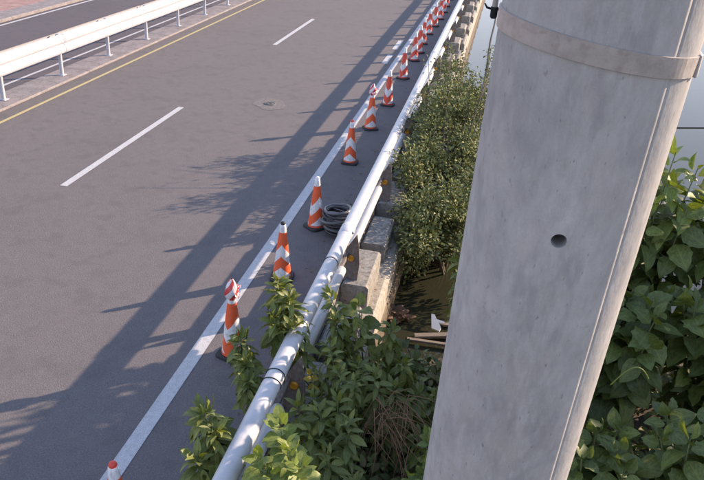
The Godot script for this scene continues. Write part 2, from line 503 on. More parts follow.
func crown_cloud(n: int, clumps: Array, size: float, cols: Array, mesh: Mesh, upward: float) -> MultiMesh:
	var mm := MultiMesh.new()
	mm.transform_format = MultiMesh.TRANSFORM_3D
	mm.use_colors = true
	mm.mesh = mesh
	mm.instance_count = n
	var lump := FastNoiseLite.new()
	lump.seed = 5
	lump.frequency = 3.5
	var total := 0.0
	for c in clumps: total += c[1].x * c[1].z
	for i in n:
		var pick := rng.randf() * total
		var c: Array = clumps[0]
		for q in clumps:
			pick -= q[1].x * q[1].z
			if pick <= 0.0:
				c = q
				break
		var d := Vector3(rng.randfn(), rng.randfn(), rng.randfn()).normalized()
		var r := pow(rng.randf(), 0.38) * rng.randf_range(0.86, 1.12)
		r *= 1.0 + 0.45 * lump.get_noise_3dv((c[0] + d * c[1]) * 1.0)
		var at: Vector3 = c[0] + d * c[1] * r
		var dir := (d + Vector3(rng.randf_range(-0.9, 0.9), rng.randf_range(-0.7, 0.6), rng.randf_range(-0.9, 0.9))).normalized()
		var up := (Vector3.UP * upward + Vector3(rng.randf_range(-0.7, 0.7), rng.randf_range(-0.2, 0.5), rng.randf_range(-0.7, 0.7))).normalized()
		if absf(up.dot(dir)) > 0.97: up = Vector3(dir.y, dir.z, dir.x)
		var bs := Basis.looking_at(dir, up).scaled_local(Vector3.ONE * size * rng.randf_range(0.65, 1.3))
		mm.set_instance_transform(i, Transform3D(bs, at))
		var col: Color = cols[rng.randi() % cols.size()]
		var g := rng.randf_range(0.8, 1.2)
		mm.set_instance_color(i, Color(col.r * g, col.g * g, col.b * g))
	return mm

func multi(mm: MultiMesh, called: String, mat: Material, parent: Node = null) -> MultiMeshInstance3D:
	var o := MultiMeshInstance3D.new()
	o.multimesh = mm
	o.material_override = mat
	if parent == null:
		o.name = numbered(called)
		add_child(o)
	else:
		o.name = called
		parent.add_child(o, true)
	return o

# ---------------------------------------------------------------- the place
func _ready() -> void:
	rng.seed = 20240
	# camera
	var cam := Camera3D.new()
	cam.name = "camera"
	add_child(cam)
	cam.transform = Transform3D(Basis(Vector3(0.976864, 0.061252, -0.204902), Vector3(-0.147451, 0.886871, -0.437856), Vector3(0.154902, 0.457939, 0.875384)).orthonormalized(), Vector3(0, 4.2305, 0))
	cam.fov = 36.98
	cam.near = 0.05
	cam.far = 4000.0
	cam.current = true
	# sky and exposure
	var env := Environment.new()
	env.background_mode = Environment.BG_SKY
	var sky := Sky.new()
	var sm := ProceduralSkyMaterial.new()
	sm.sky_top_color = Color(0.485, 0.56, 0.72)
	sm.sky_horizon_color = Color(0.94, 0.96, 0.985)
	sm.sky_curve = 0.22
	sm.ground_bottom_color = Color(0.25, 0.24, 0.22)
	sm.ground_horizon_color = Color(0.6, 0.62, 0.64)
	sm.sun_angle_max = 1.0
	sm.energy_multiplier = 1.05
	sky.sky_material = sm
	env.sky = sky
	env.tonemap_mode = Environment.TONE_MAPPER_LINEAR
	env.tonemap_exposure = 2.1
	env.sdfgi_enabled = true
	env.ssao_enabled = true
	env.ssil_enabled = true
	var we := WorldEnvironment.new()
	we.name = "environment"
	we.environment = env
	add_child(we)
	# low sun ahead and to the right
	var az := deg_to_rad(51.5)
	var el := deg_to_rad(19.8)
	var to_sun := Vector3(sin(az) * cos(el), sin(el), -cos(az) * cos(el))
	var sun := DirectionalLight3D.new()
	sun.name = "sun"
	add_child(sun)
	sun.basis = Basis.looking_at(-to_sun, Vector3.UP)
	sun.light_energy = 1.6
	sun.light_color = Color(1.0, 0.89, 0.78)
	sun.light_angular_distance = 0.5
	sun.shadow_enabled = true

	make_materials()
	make_leaves()
	build_setting()
	build_wall()
	build_guardrail()
	build_median()
	build_cones()
	build_pole()
	build_small()
	build_plants()

func build_setting() -> void:
	structure(sheet(-900, 900, -900, 1500, 300, -1.7, 0.0, 1), "ground", M.soil, "earth under the canal and the road")
	structure(sheet(-8.46, -1.45, -6, 140, 0.3, 0.0, 0.05, 3), "road", M.road, "grey asphalt carriageway with worn surface")
	structure(sheet(-13.05, -9.12, -6, 140, 0.4, 0.0, 0.06, 4), "opposite_road", M.road2, "asphalt lane beyond the white median rail")
	structure(sheet(-80, -13.75, -6, 140, 0.8, 0.06, 0.1, 5), "pavement", M.red_pave, "reddish pavement on the far side of the road")
	structure(sheet(-0.8, 500, -6, 900, 60, -0.6, 0.0, 6), "water", M.water, "calm canal water reflecting the pale sky")
	# kerb strip of pale concrete between the lane and the red pavement
	for i in 36:
		var kb := put(sweep(rect_profile(-13.74, -13.06, -0.3, 0.08, 0.015), -6 + i * 4.0, -6 + i * 4.0 + 3.985), "kerb", M.strip)
		kb.set_meta("kind", "structure")
	# bank of soil
	var st := begin()
	st.set_smooth_group(0)
	var nz := FastNoiseLite.new()
	nz.seed = 8
	nz.frequency = 0.9
	for i in 40:
		for j in 60:
			var q := []
			for d in [[0, 0], [0, 1], [1, 1], [1, 0]]:
				var x: float = -0.8 + (i + d[0]) * 0.25
				var z: float = -6.0 + (j + d[1]) * 0.25
				q.append(p(x, z, bank_height(x, z) + nz.get_noise_2d(x, z) * 0.07))
			quad(st, q[0], q[1], q[2], q[3])
	structure(finish(st), "bank", M.soil, "soil bank under the plants")
	# painted lines
	var h := 0.004
	structure(sheet(-2.447, -2.312, -6, 140, 2.0, h, 0, 9), "edge_line", M.line, "solid white edge line beside the traffic cones")
	structure(sheet(-8.145, -8.075, -6, 140, 2.0, h, 0, 9), "yellow_line", M.yellow, "solid yellow line along the median")
	structure(sheet(-9.46, -9.39, -6, 140, 2.0, h, 0, 9), "median_line", M.line, "white line behind the median rail")
	structure(sheet(-12.9, -12.81, -6, 140, 2.0, h, 0, 9), "far_edge_line", M.line, "white line at the far kerb")
	for k in 9:
		var z0 := 8.4 + (k - 1) * 10.0
		structure(sheet(-5.74, -5.63, z0, z0 + 4.05, 2.0, h, 0, 9), "lane_dash", M.line, "white lane dash")
	structure(sheet(-2.70, -2.56, 17.7, 18.7, 1.0, h, 0, 9), "short_mark", M.line, "short white mark beside the edge line")
	structure(sheet(-2.70, -2.56, 19.4, 20.6, 1.0, h, 0, 9), "short_mark", M.line, "short white mark beside the edge line")
	# median strip in cast lengths
	for i in 36:
		var mk := put(sweep(rect_profile(-9.1, -8.47, -0.3, 0.035, 0.015), -6 + i * 4.0, -6 + i * 4.0 + 3.988), "median_kerb", M.strip)
		mk.set_meta("kind", "structure")

func build_wall() -> void:
	var w := thing("canal_wall", "stained concrete canal wall with blocks under the pipe guardrail", "wall", p(-1.1, 0, 0))
	var off := -p(-1.1, 0, 0)
	var add := func(mesh: Mesh, called: String, mat: Material) -> MeshInstance3D:
		var o := put(mesh, called, mat, w)
		o.position = off
		return o
	for i in 20:
		var z0 := -6.0 + i * 6.0
		var jit := rng.randf_range(-0.012, 0.012)
		add.call(sweep(PackedVector2Array([Vector2(-1.24, -1.7), Vector2(-1.24, 0.0 + jit), Vector2(-0.86, -0.012 + jit), Vector2(-0.815, -0.05), Vector2(-0.80, -0.5), Vector2(-0.765, -1.7)]), z0, z0 + 5.985), "wall_section", M.wall)
		add.call(sweep(rect_profile(-1.449, -1.245, -0.5, 0.32 + jit, 0.025), z0, z0 + 5.98), "kerb_beam", M.block)
		add.call(sweep(PackedVector2Array([Vector2(-0.812, -1.69), Vector2(-0.812, -0.3 + jit), Vector2(-0.79, -0.315 + jit), Vector2(-0.775, -0.6), Vector2(-0.745, -1.69)]), z0 + 0.01, z0 + 5.97), "waterline_plinth", M.wet_wall)
	var z := 4.4 - 2.2 * 4
	var k := 0
	while z < 90.0:
		add.call(sweep(rect_profile(-1.238, -0.925 + rng.randf_range(-0.02, 0.01), -0.1, 0.285 + rng.randf_range(-0.015, 0.015), 0.03), z - 0.1, z + 0.72), "pedestal", M.block)
		if z < 14.0:
			add.call(sweep(rect_profile(-1.236, -0.945 + rng.randf_range(-0.02, 0.01), -0.1, 0.235, 0.03), z + 1.02, z + 1.8), "block", M.block)
		z += 2.2
		k += 1
	# outer upstand that starts behind the second visible post
	for i in 30:
		var z0 := 9.25 + i * 2.2
		add.call(sweep(rect_profile(-0.92, -0.825, -0.06, 0.17 + rng.randf_range(-0.015, 0.015), 0.03), z0, z0 + rng.randf_range(1.25, 1.45)), "upstand", M.block)
	# dry leaves caught on the ledge
	var cols := [Color(0.2, 0.13, 0.06), Color(0.14, 0.08, 0.04), Color(0.28, 0.2, 0.1)]
	var mm := MultiMesh.new()
	mm.transform_format = MultiMesh.TRANSFORM_3D
	mm.use_colors = true
	mm.mesh = leaf_meshes.small
	mm.instance_count = 420
	for i in 420:
		var bs := Basis(Vector3.UP, rng.randf() * TAU) * Basis(Vector3.RIGHT, rng.randf_range(-0.3, 0.4))
		mm.set_instance_transform(i, Transform3D(bs.scaled_local(Vector3.ONE * rng.randf_range(0.025, 0.055)), p(rng.randf_range(-1.22, -0.88), rng.randf_range(3, 20), 0.018) if i < 260 else p(-1.47 - 0.35 * pow(rng.randf(), 2.0), rng.randf_range(2.5, 16), 0.012)))
		mm.set_instance_color(i, cols[i % 3])
	tag(multi(mm, "leaf_litter", M.crown), "brown dry leaves scattered along the wall ledge and kerb foot", "leaf litter", "", "stuff")

func build_guardrail() -> void:
	var g := thing("pipe_guardrail", "white double pipe guardrail between coned shoulder and canal wall", "guardrail", p(-1.25, 0, 0))
	var off := -p(-1.25, 0, 0)
	var put_in := func(mesh: Mesh, called: String, mat: Material, par: Node = null) -> MeshInstance3D:
		var o := put(mesh, called, mat, g if par == null else par)
		if par == null: o.position = off
		return o
	# pipes in lengths between joints
	for i in 11:
		var z0 := -2.2 + 0.02 + (i - 0) * 8.8 - 0.0
		var a := z0 + 0.05
		var b := z0 + 8.75
		put_in.call(tube_mesh([p(-1.235, a, 0.85), p(-1.235, (a + b) / 2, 0.848), p(-1.235, b, 0.85)], [0.07, 0.07, 0.07], 28), "upper_pipe", M.pipe)
		put_in.call(tube_mesh([p(-1.235, z0 - 0.11, 0.85), p(-1.235, z0 - 0.1, 0.85), p(-1.235, z0 + 0.1, 0.85), p(-1.235, z0 + 0.11, 0.85)], [0.071, 0.077, 0.077, 0.071], 28), "sleeve", M.pipe)
		put_in.call(tube_mesh([p(-1.165, z0 - 0.05, 0.878), p(-1.148, z0 - 0.05, 0.885)], [0.016, 0.013], 8), "bolt", M.steel)
	var z := 4.4 - 2.2 * 4
	var n := 0
	while z < 90.0:
		# upright plate with a pointed head, on a foot plate
		var st := begin()
		st.set_smooth_group(-1)
		var outl := PackedVector2Array([Vector2(-1.235, 0.28), Vector2(-1.225, 0.66), Vector2(-1.15, 0.79), Vector2(-1.115, 0.85), Vector2(-1.09, 0.72), Vector2(-1.07, 0.5), Vector2(-1.085, 0.28)])
		var tri := Geometry2D.triangulate_polygon(outl)
		for q in range(0, tri.size(), 3):
			for v in [0, 1, 2]: st.add_vertex(p(outl[tri[q + v]].x, z, outl[tri[q + v]].y))
			for v in [2, 1, 0]: st.add_vertex(p(outl[tri[q + v]].x, z + 0.012, outl[tri[q + v]].y))
		for q in outl.size():
			var a := outl[q]; var b := outl[(q + 1) % outl.size()]
			quad(st, p(a.x, z, a.y), p(b.x, z, b.y), p(b.x, z + 0.012, b.y), p(a.x, z + 0.012, a.y))
		# web and road-side flange of the post
		chamfer_box(st, p(-1.18, z + 0.075, 0.46), Vector3(0.012, 0.36, 0.12), 0.002)
		chamfer_box(st, p(-1.235, z + 0.06, 0.53), Vector3(0.05, 0.49, 0.09), 0.006)
		chamfer_box(st, p(-1.19, z + 0.07, 0.297), Vector3(0.17, 0.018, 0.2), 0.003)
		var post: MeshInstance3D = put_in.call(finish(st, false), "post", M.rust)
		# round reflector on the face towards the camera end
		var ref := begin()
		tube(ref, [p(-1.165, z - 0.016, 0.56), p(-1.165, z - 0.012, 0.56), p(-1.165, z, 0.56)], [0.028, 0.036, 0.038], 18)
		put_in.call(finish(ref), "reflector", M.reflector if n != 3 else M.reflector_dull, post)
		# lower pipe: one round-ended length to each bay, held by the post webs
		var lp := []
		var lr := []
		for q in [[0.013, 0.05], [1.0, 0.05], [1.84, 0.05], [1.868, 0.045], [1.885, 0.032], [1.892, 0.012]]:
			lp.append(p(-1.195, z + q[0], 0.595))
			lr.append(q[1])
		put_in.call(tube_mesh(lp, lr, 22), "lower_pipe", M.pipe)
		put_in.call(box_mesh(p(-1.21, z + 2.05, 0.595), Vector3(0.03, 0.05, 0.4), 0.004), "bracket", M.rust)
		z += 2.2
		n += 1
	# wire ties round the upper pipe near the plants
	for zz in [4.02, 4.12, 5.9]:
		var tr := begin()
		torus(tr, p(-1.235, zz, 0.85), 0.073, 0.004, Basis(Vector3.RIGHT, PI / 2 + rng.randf_range(-0.25, 0.25)), 28, 6)
		put_in.call(finish(tr), "wire_tie", M.black)

func build_median() -> void:
	var g := thing("median_guardrail", "white corrugated beam guardrail on round posts along the median", "guardrail", p(-8.75, 0, 0))
	var off := -p(-8.75, 0, 0)
	for side in [1.0, -1.0]:
		var prof := PackedVector2Array()
		for i in 25:
			var t := i / 24.0
			var x := 0.03 + 0.07 * pow(absf(sin(t * TAU)), 0.4)
			if t < 0.02 or t > 0.98: x = 0.03
			prof.append(Vector2(-8.78 + side * (x + 0.045), lerpf(0.49, 0.885, t)))
		for i in 16:
			var z0 := 1.9 + i * 3.9
			var sw := prof.duplicate()
			if i % 2 == 1:
				for q in sw.size(): sw[q] += Vector2(side * 0.005, 0.004)
			var st := begin()
			st.set_smooth_group(0)
			for q in sw.size() - 1:
				quad(st, p(sw[q].x, z0 - 0.12, sw[q].y), p(sw[q + 1].x, z0 - 0.12, sw[q + 1].y), p(sw[q + 1].x, z0 + 3.98, sw[q + 1].y), p(sw[q].x, z0 + 3.98, sw[q].y))
				quad(st, p(sw[q].x - side * 0.003, z0 + 3.98, sw[q].y), p(sw[q + 1].x - side * 0.003, z0 + 3.98, sw[q + 1].y), p(sw[q + 1].x - side * 0.003, z0 - 0.12, sw[q + 1].y), p(sw[q].x - side * 0.003, z0 - 0.12, sw[q].y))
			var o := put(finish(st), "rail_panel", M.rail_white, g)
			o.position = off
			for b in 2:
				for bz in [0.05, 0.15]:
					var bo := put(tube_mesh([p(-8.78 + side * 0.076, z0 + bz - 0.1, 0.6 + b * 0.2), p(-8.78 + side * 0.09, z0 + bz - 0.1, 0.6 + b * 0.2)], [0.014, 0.01], 8), "bolt", M.steel, o)
					bo.position = Vector3.ZERO
	for i in 34:
		var z := 11.5 + (i - 5) * 1.945
		var post := put(tube_mesh([p(-8.78, z, 0.03), p(-8.78, z, 0.88)], [0.04, 0.04], 16), "post", M.rail_white, g)
		post.position = off
		var fp := put(box_mesh(p(-8.78, z, 0.042), Vector3(0.14, 0.014, 0.14), 0.003), "foot_plate", M.rail_white, post)
		fp.position = Vector3.ZERO
		for sg in [-1, 1]:
			put(box_mesh(p(-8.78 + sg * 0.056, z, 0.685), Vector3(0.034, 0.12, 0.06), 0.003), "spacer", M.rail_white, post)

func build_cones() -> void:
	var body := lathe([Vector2(0.109, 0.02), Vector2(0.092, 0.16), Vector2(0.077, 0.30), Vector2(0.062, 0.44), Vector2(0.047, 0.56), Vector2(0.035, 0.655), Vector2(0.033, 0.68), Vector2(0.026, 0.69), Vector2(0.0, 0.69)], 36)
	# uv.y of the sleeve follows height
	var base := begin()
	var bp := []
	for k in 32:
		var a := TAU * k / 32
		var r := 0.135 / pow(pow(absf(cos(a)), 5.0) + pow(absf(sin(a)), 5.0), 0.2)
		bp.append(Vector3(cos(a) * r, 0, sin(a) * r))
	base.set_smooth_group(-1)
	for k in 32:
		var a: Vector3 = bp[k]; var b: Vector3 = bp[(k + 1) % 32]
		var u := Vector3.UP
		quad(base, b, a, a + u * 0.022, b + u * 0.022)
		quad(base, b + u * 0.022, a + u * 0.022, a * 0.94 + u * 0.034, b * 0.94 + u * 0.034)
		for v in [u * 0.034, b * 0.94 + u * 0.034, a * 0.94 + u * 0.034]: base.add_vertex(v)
	var base_mesh := finish(base, false)
	var tip := lathe([Vector2(0.027, 0.685), Vector2(0.03, 0.695), Vector2(0.024, 0.712), Vector2(0.012, 0.72), Vector2(0.0, 0.72)], 16)
	var wrap_mesh := lathe([Vector2(0.04, 0.635), Vector2(0.056, 0.66), Vector2(0.068, 0.695), Vector2(0.066, 0.735), Vector2(0.045, 0.775), Vector2(0.034, 0.81), Vector2(0.012, 0.845)], 18, 0.16, 3)
	var flap := leaf_mesh(0.8, 0.5, 1.1, 0.2, 0.2, 6, 0.3)
	# x, z of each cone, nearest first
	var spots := [[-2.03, 3.13], [-2.04, 5.36], [-2.01, 6.90], [-1.97, 8.30], [-2.03, 10.76], [-2.03, 12.58], [-1.97, 14.2], [-1.98, 16.45], [-1.97, 18.35], [-1.96, 19.3], [-2.0, 20.5], [-2.0, 21.95], [-1.96, 23.3], [-1.92, 24.65], [-1.94, 26.05], [-1.95, 27.4], [-2.0, 29.1], [-1.98, 31.0], [-1.97, 33.0]]
	var words := ["only its red tip showing at the bottom edge", "with crumpled red and white wrap on top, nearest whole cone",
		"behind the drooping leaves over the rail, second whole cone", "beside the black hose coil, third whole cone",
		"with white triangle at its foot, fourth whole cone", "with striped wrap on its tip, fifth whole cone", "sixth whole cone, level with the leafy bush", "seventh whole cone, just before the tight row"]
	var ord := ["first", "second", "third", "fourth", "fifth", "sixth", "seventh", "eighth", "ninth", "tenth", "eleventh"]
	for i in spots.size():
		var lab: String = "orange and white traffic cone " + words[i] if i < words.size() else "red and white traffic cone, %s of the tight row up the shoulder" % ord[i - words.size()]
		var c := thing("traffic_cone", lab, "traffic cone", p(spots[i][0], spots[i][1], 0.001), "traffic cones along the shoulder")
		c.rotation = Vector3(0, rng.randf_range(-0.1, 0.1) + [0.3, 1.35, 0.15, 0.85, 0.05, 0.4, 1.5, 1.2, 0.5, 1.0, 0.2][i % 11], 0)
		put(body, "cone_body", M.cone0 if i < 6 else M.cone1, c)
		put(base_mesh, "base", M.rubber, c)
		put(tip, "tip", M.cone_red if i in [0, 4] else M.rubber if i in [2] else M.foam, c)
		if i in [1, 5]:
			put(wrap_mesh, "plastic_wrap", M.wrap, c)
			for f in 2:
				var fo := put(flap, "plastic_flap", M.wrap, c)
				var a := TAU * f / 5.0 + 0.4
				fo.transform = Transform3D(Basis.looking_at(Vector3(cos(a), 0.9 if f % 2 == 0 else -0.3, sin(a)).normalized(), Vector3(0.1, 1, 0.2)).scaled_local(Vector3.ONE * rng.randf_range(0.07, 0.1)), Vector3(cos(a) * 0.03, 0.72, sin(a) * 0.03))

func pole_axis(h: float) -> Vector3:
	return p(0.1453 + 0.008 * (h - 3.7), 1.2008 - 0.1044 * (h - 3.7), h)

func pole_radius(h: float) -> float:
	return 0.15 + (3.7 - h) / 150.0

func build_pole() -> void:
	var base := pole_axis(-0.6)
	var t := thing("utility_pole", "leaning grey concrete utility pole with a drilled hole and steel strap", "pole", base)
	# shaft: tapered, with two mould seams standing proud and a real bolt hole through its near face
	var st := begin()
	var hs := [-0.6, 0.6, 1.6, 2.4, 2.8, 2.9, 3.0, 3.1, 3.2, 3.3, 3.4, 3.5, 3.6, 3.66, 3.711, 3.759, 3.82, 3.9, 4.0, 4.1, 4.2, 4.35, 4.7, 5.6, 7.0, 8.5]
	var sides := 144
	var nz := FastNoiseLite.new()
	nz.seed = 77
	nz.frequency = 1.0
	var angles := []
	for k in sides: angles.append(360.0 * k / sides)
	for seam in [139.5, 319.5]:
		for d in [-3.2, -0.9, -0.45, 0.0, 0.45, 0.9, 3.2]: angles.append(seam + d)
	angles.sort()
	angles.append(360.0)
	var on := func(a: float, h: float) -> Vector3:
		var r := pole_radius(h)
		for seam in [139.5, 319.5]:
			var d := absf(rad_to_deg(a) - seam)
			if d < 0.9: r -= 0.0022 * (1.0 - d / 0.9) * (0.75 + 0.5 * nz.get_noise_2d(h * 9.0, seam))
			elif d < 3.2: r += 0.0003 * (1.0 - (d - 0.9) / 2.3)
		return pole_axis(h) + Vector3(sin(a), 0, -cos(a)) * r
	var vert := func(a: float, h: float) -> void:
		var e := 0.0035
		var n: Vector3 = (on.call(a + e, h) - on.call(a - e, h)).cross(on.call(a, h + 0.01) - on.call(a, h - 0.01)).normalized()
		if n.dot(Vector3(sin(a), 0, -cos(a))) < 0: n = -n
		st.set_normal(n)
		st.add_vertex(on.call(a, h))
	var hole_row := hs.find(3.711)
	var k0 := 69
	var k1 := 76
	for i in hs.size() - 1:
		for k in angles.size() - 1:
			if i == hole_row and angles[k] > 172.4 and angles[k] < 189.9: continue
			var a0: float = deg_to_rad(angles[k])
			var a1: float = deg_to_rad(angles[k + 1])
			for q in [[a0, hs[i]], [a1, hs[i + 1]], [a0, hs[i + 1]], [a0, hs[i]], [a1, hs[i]], [a1, hs[i + 1]]]: vert.call(q[0], q[1])
	# frame of faces between the left-out cells and the round mouth of the hole
	var rim := []
	for k in range(k0, k1): rim.append([TAU * k / sides, hs[hole_row]])
	for k in 4: rim.append([TAU * k1 / sides, lerpf(hs[hole_row], hs[hole_row + 1], k / 4.0)])
	for k in range(k1, k0, -1): rim.append([TAU * k / sides, hs[hole_row + 1]])
	for k in 4: rim.append([TAU * k0 / sides, lerpf(hs[hole_row + 1], hs[hole_row], k / 4.0)])
	var ca := TAU * (k0 + k1) / 2.0 / sides
	var ch := 3.735
	var mouth := []
	for q in rim:
		var d := Vector2((q[0] - ca) * 0.15, q[1] - ch).normalized() * 0.0125
		mouth.append([ca + d.x / 0.15, ch + d.y])
	var inward := Vector3(-sin(ca), 0, cos(ca))
	for k in rim.size():
		var k2 := (k + 1) % rim.size()
		for q in [rim[k], mouth[k2], mouth[k], rim[k], rim[k2], mouth[k2]]: vert.call(q[0], q[1])
		var m0: Vector3 = on.call(mouth[k][0], mouth[k][1])
		var m1: Vector3 = on.call(mouth[k2][0], mouth[k2][1])
		var axis: Vector3 = on.call(ca, ch)
		for v in [m0, m1 + inward * 0.07, m0 + inward * 0.07, m0, m1, m1 + inward * 0.07]:
			st.set_normal((axis - v).slide(inward).normalized())
			st.add_vertex(v)
		for v in [axis + inward * 0.07, m0 + inward * 0.07, m1 + inward * 0.07]:
			st.set_normal(-inward)
			st.add_vertex(v)
	for k in sides:
		for q in [[0.0, -1.0], [TAU * k / sides, 1.0], [TAU * (k + 1) / sides, 1.0]]:
			st.set_normal(Vector3.UP)
			st.add_vertex(pole_axis(8.5) if q[1] < 0 else on.call(q[0], 8.5))
	var shaft := put(st.commit(), "shaft", M.pole, t)
	shaft.position = -base
	# steel strap drawn round the shaft, a little lower on the right
	var sb := begin()
	sb.set_smooth_group(-1)
	var prof := [[0.0005, -0.0155], [0.0032, -0.0148], [0.0036, 0.0148], [0.0005, 0.0155]]
	var n := 96
	for k in n:
		for e in 3:
			var q := []
			for d in [[0, 0], [0, 1], [1, 1], [1, 0]]:
				var a: float = TAU * (k + d[0]) / n
				var pr: Array = prof[e + d[1]]
				var h: float = 4.028 - 0.019 * sin(a) + pr[1]
				q.append(pole_axis(h) + Vector3(sin(a), 0, -cos(a)) * (pole_radius(h) + pr[0]))
			quad(sb, q[0], q[1], q[2], q[3])
	var strap := put(finish(sb, false), "strap", M.strap, t)
	strap.position = -base
	var bk := put(box_mesh(Vector3.ZERO, Vector3(0.012, 0.033, 0.005), 0.0015), "buckle", M.strap, strap)
	var ba := deg_to_rad(112.0)
	bk.transform = Transform3D(Basis(Vector3.UP, PI - ba), pole_axis(4.011) + Vector3(sin(ba), 0, -cos(ba)) * (pole_radius(4.01) + 0.004))
	# bracket with a hanging conduit stub and black end cap on the canal side of the strap
	var cx := Vector3(-0.0095, 4.046, -1.2)
	var fit := put(tube_mesh([cx + Vector3(0, 0.0, 0), cx + Vector3(0.0, 0.3, 0.03)], [0.0046, 0.0046], 14), "conduit_stub", M.steel, t)
	fit.position = -base
	var cap := put(tube_mesh([cx + Vector3(0, -0.012, 0), cx + Vector3(0, -0.009, 0), cx + Vector3(0, 0.006, 0)], [0.004, 0.0058, 0.006], 14), "end_cap", M.black, fit)
	cap.position = Vector3.ZERO
	var clip := put(tube_mesh([cx + Vector3(-0.016, 0.010, 0.002), cx + Vector3(-0.012, 0.004, 0.001), cx + Vector3(-0.002, 0.002, 0.0), cx + Vector3(0.03, 0.004, 0.0)], [0.0012, 0.0018, 0.002, 0.002], 8), "clip", M.black, fit)
	clip.position = Vector3.ZERO

func build_small() -> void:
	# coil of black hose on the shoulder against the kerb
	var c := thing("hose_coil", "black hose coiled on the shoulder beside the pipe guardrail", "hose", p(-1.66, 8.2, 0))
	for i in 11:
		var st := begin()
		var tl := Basis(Vector3(rng.randf_range(-1, 1), 0, rng.randf_range(-1, 1)).normalized(), rng.randf_range(0.02, 0.22)) * Basis(Vector3.UP, rng.randf())
		torus(st, Vector3(rng.randf_range(-0.03, 0.03), 0.045 + i * 0.03, rng.randf_range(-0.04, 0.04)), 0.165 + rng.randf_range(-0.025, 0.02), 0.018, tl, 40, 10)
		put(finish(st), "loop", M.hose if i % 4 != 2 else M.hose_highlight, c)
	# valve cover in a worn patch
	var v := thing("valve_cover", "small round iron cover in a worn patch of the lane", "manhole cover", p(-4.2, 13.32, 0.0))
	var st2 := begin()
	st2.set_smooth_group(-1)
	var ring := []
	for k in 40:
		var a := TAU * k / 40
		var r := 0.36 * (1.0 + 0.16 * sin(a * 2.0 + 0.6) + 0.07 * sin(a * 5.0) + rng.randf_range(-0.03, 0.03))
		ring.append(Vector3(cos(a) * r * 0.85, 0.003, sin(a) * r * 1.15))
	for k in 40:
		for q in [Vector3(0, 0.006, 0), ring[k], ring[(k + 1) % 40]]: st2.add_vertex(q)
	put(finish(st2, false), "patch", M.patch, v)
	put(lathe([Vector2(0.115, 0.005), Vector2(0.113, 0.014), Vector2(0.092, 0.015), Vector2(0.088, 0.008)], 32), "frame", M.iron, v)
	put(lathe([Vector2(0.085, 0.006), Vector2(0.083, 0.012), Vector2(0.03, 0.013), Vector2(0.026, 0.009), Vector2(0.0, 0.009)], 28), "lid", M.iron, v)
	# thin dark tubes lying on the water
	var a1 := []
	var r1 := []
	for i in 46:
		var z := 9.0 + i * 1.4
		a1.append(p(-0.155 + 0.02 * sin(z * 0.7), z, -0.592))
		r1.append(0.03)
	tag(put(tube_mesh(a1, r1, 8), "floating_strand", M.black), "thin dark rope on pale water running parallel to canal wall", "strand")
	tag(put(tube_mesh([p(2.6, 16.45, -0.593), p(4.33, 17.14, -0.592), p(5.03, 17.42, -0.592), p(12, 20.2, -0.593)], [0.011, 0.011, 0.011, 0.011], 8), "floating_strand", M.black), "thin dark rope on the water right of the concrete pole", "strand")
	# planks and foam at the water's edge
	var pk := put(box_mesh(Vector3.ZERO, Vector3(1.0, 0.035, 0.085), 0.006), "plank", M.wood)
	pk.transform = Transform3D(Basis(Vector3.UP, 0.24) * Basis(Vector3(0, 0, 1), 0.06), p(0.06, 7.14, -0.545))
	tag(pk, "upper grey wooden plank at the water's edge below the foam scrap", "plank", "planks at the water edge")
	var pk2 := put(box_mesh(Vector3.ZERO, Vector3(1.1, 0.03, 0.05), 0.005), "plank", M.wood)
	pk2.transform = Transform3D(Basis(Vector3.UP, 0.04), p(0.05, 6.93, -0.555))
	tag(pk2, "lower thin grey plank lying at the edge of the bank plants", "plank", "planks at the water edge")
	var pk3 := put(box_mesh(Vector3.ZERO, Vector3(0.7, 0.03, 0.07), 0.005), "plank", M.wood)
	pk3.transform = Transform3D(Basis(Vector3.UP, 0.16), p(0.22, 7.42, -0.575))
	tag(pk3, "dark wooden plank half behind the pole beyond the foam scrap", "plank", "planks at the water edge")
	var fm := begin()
	fm.set_smooth_group(-1)
	var ol := PackedVector2Array([Vector2(-0.09, 0.10), Vector2(-0.05, 0.105), Vector2(-0.01, 0.05), Vector2(0.09, 0.045), Vector2(0.095, 0.02), Vector2(0.03, 0.01), Vector2(0.075, -0.05), Vector2(0.07, -0.1), Vector2(-0.03, -0.09)])
	var tri := Geometry2D.triangulate_polygon(ol)
	for q in range(0, tri.size(), 3):
		for k in 3: fm.add_vertex(Vector3(ol[tri[q + k]].x, 0.015, -ol[tri[q + k]].y))
		for k in 3: fm.add_vertex(Vector3(ol[tri[q + 2 - k]].x, -0.015, -ol[tri[q + 2 - k]].y))
	for q in ol.size():
		var e := ol[q]; var f := ol[(q + 1) % ol.size()]
		quad(fm, Vector3(e.x, -0.015, -e.y), Vector3(f.x, -0.015, -f.y), Vector3(f.x, 0.015, -f.y), Vector3(e.x, 0.015, -e.y))
	var foam := put(finish(fm, false), "foam_scrap", M.foam)
	foam.transform = Transform3D(Basis(Vector3.RIGHT, 0.45) * Basis(Vector3.UP, -0.15), p(-0.2, 7.29, -0.525))
	tag(foam, "torn white foam scrap on the planks at the water", "scrap")
	# dead red-brown frond at the foot of the wall
	var dl := thing("dead_frond", "clump of dry reddish leaves at the foot of the canal wall", "dead leaves", p(-0.66, 7.35, -0.59))
	for i in 46:
		var o := put(leaf_meshes.long[i % 2], "leaf", M.dry_leaf, dl)
		var a := rng.randf() * TAU
		o.transform = Transform3D(Basis.looking_at(Vector3(cos(a), rng.randf_range(-0.1, 0.8), sin(a)).normalized(), Vector3(0.1, 1, 0.3)).scaled_local(Vector3.ONE * rng.randf_range(0.07, 0.16)), Vector3(rng.randf_range(-0.08, 0.1), rng.randf_range(0.02, 0.08), rng.randf_range(-0.12, 0.12)))

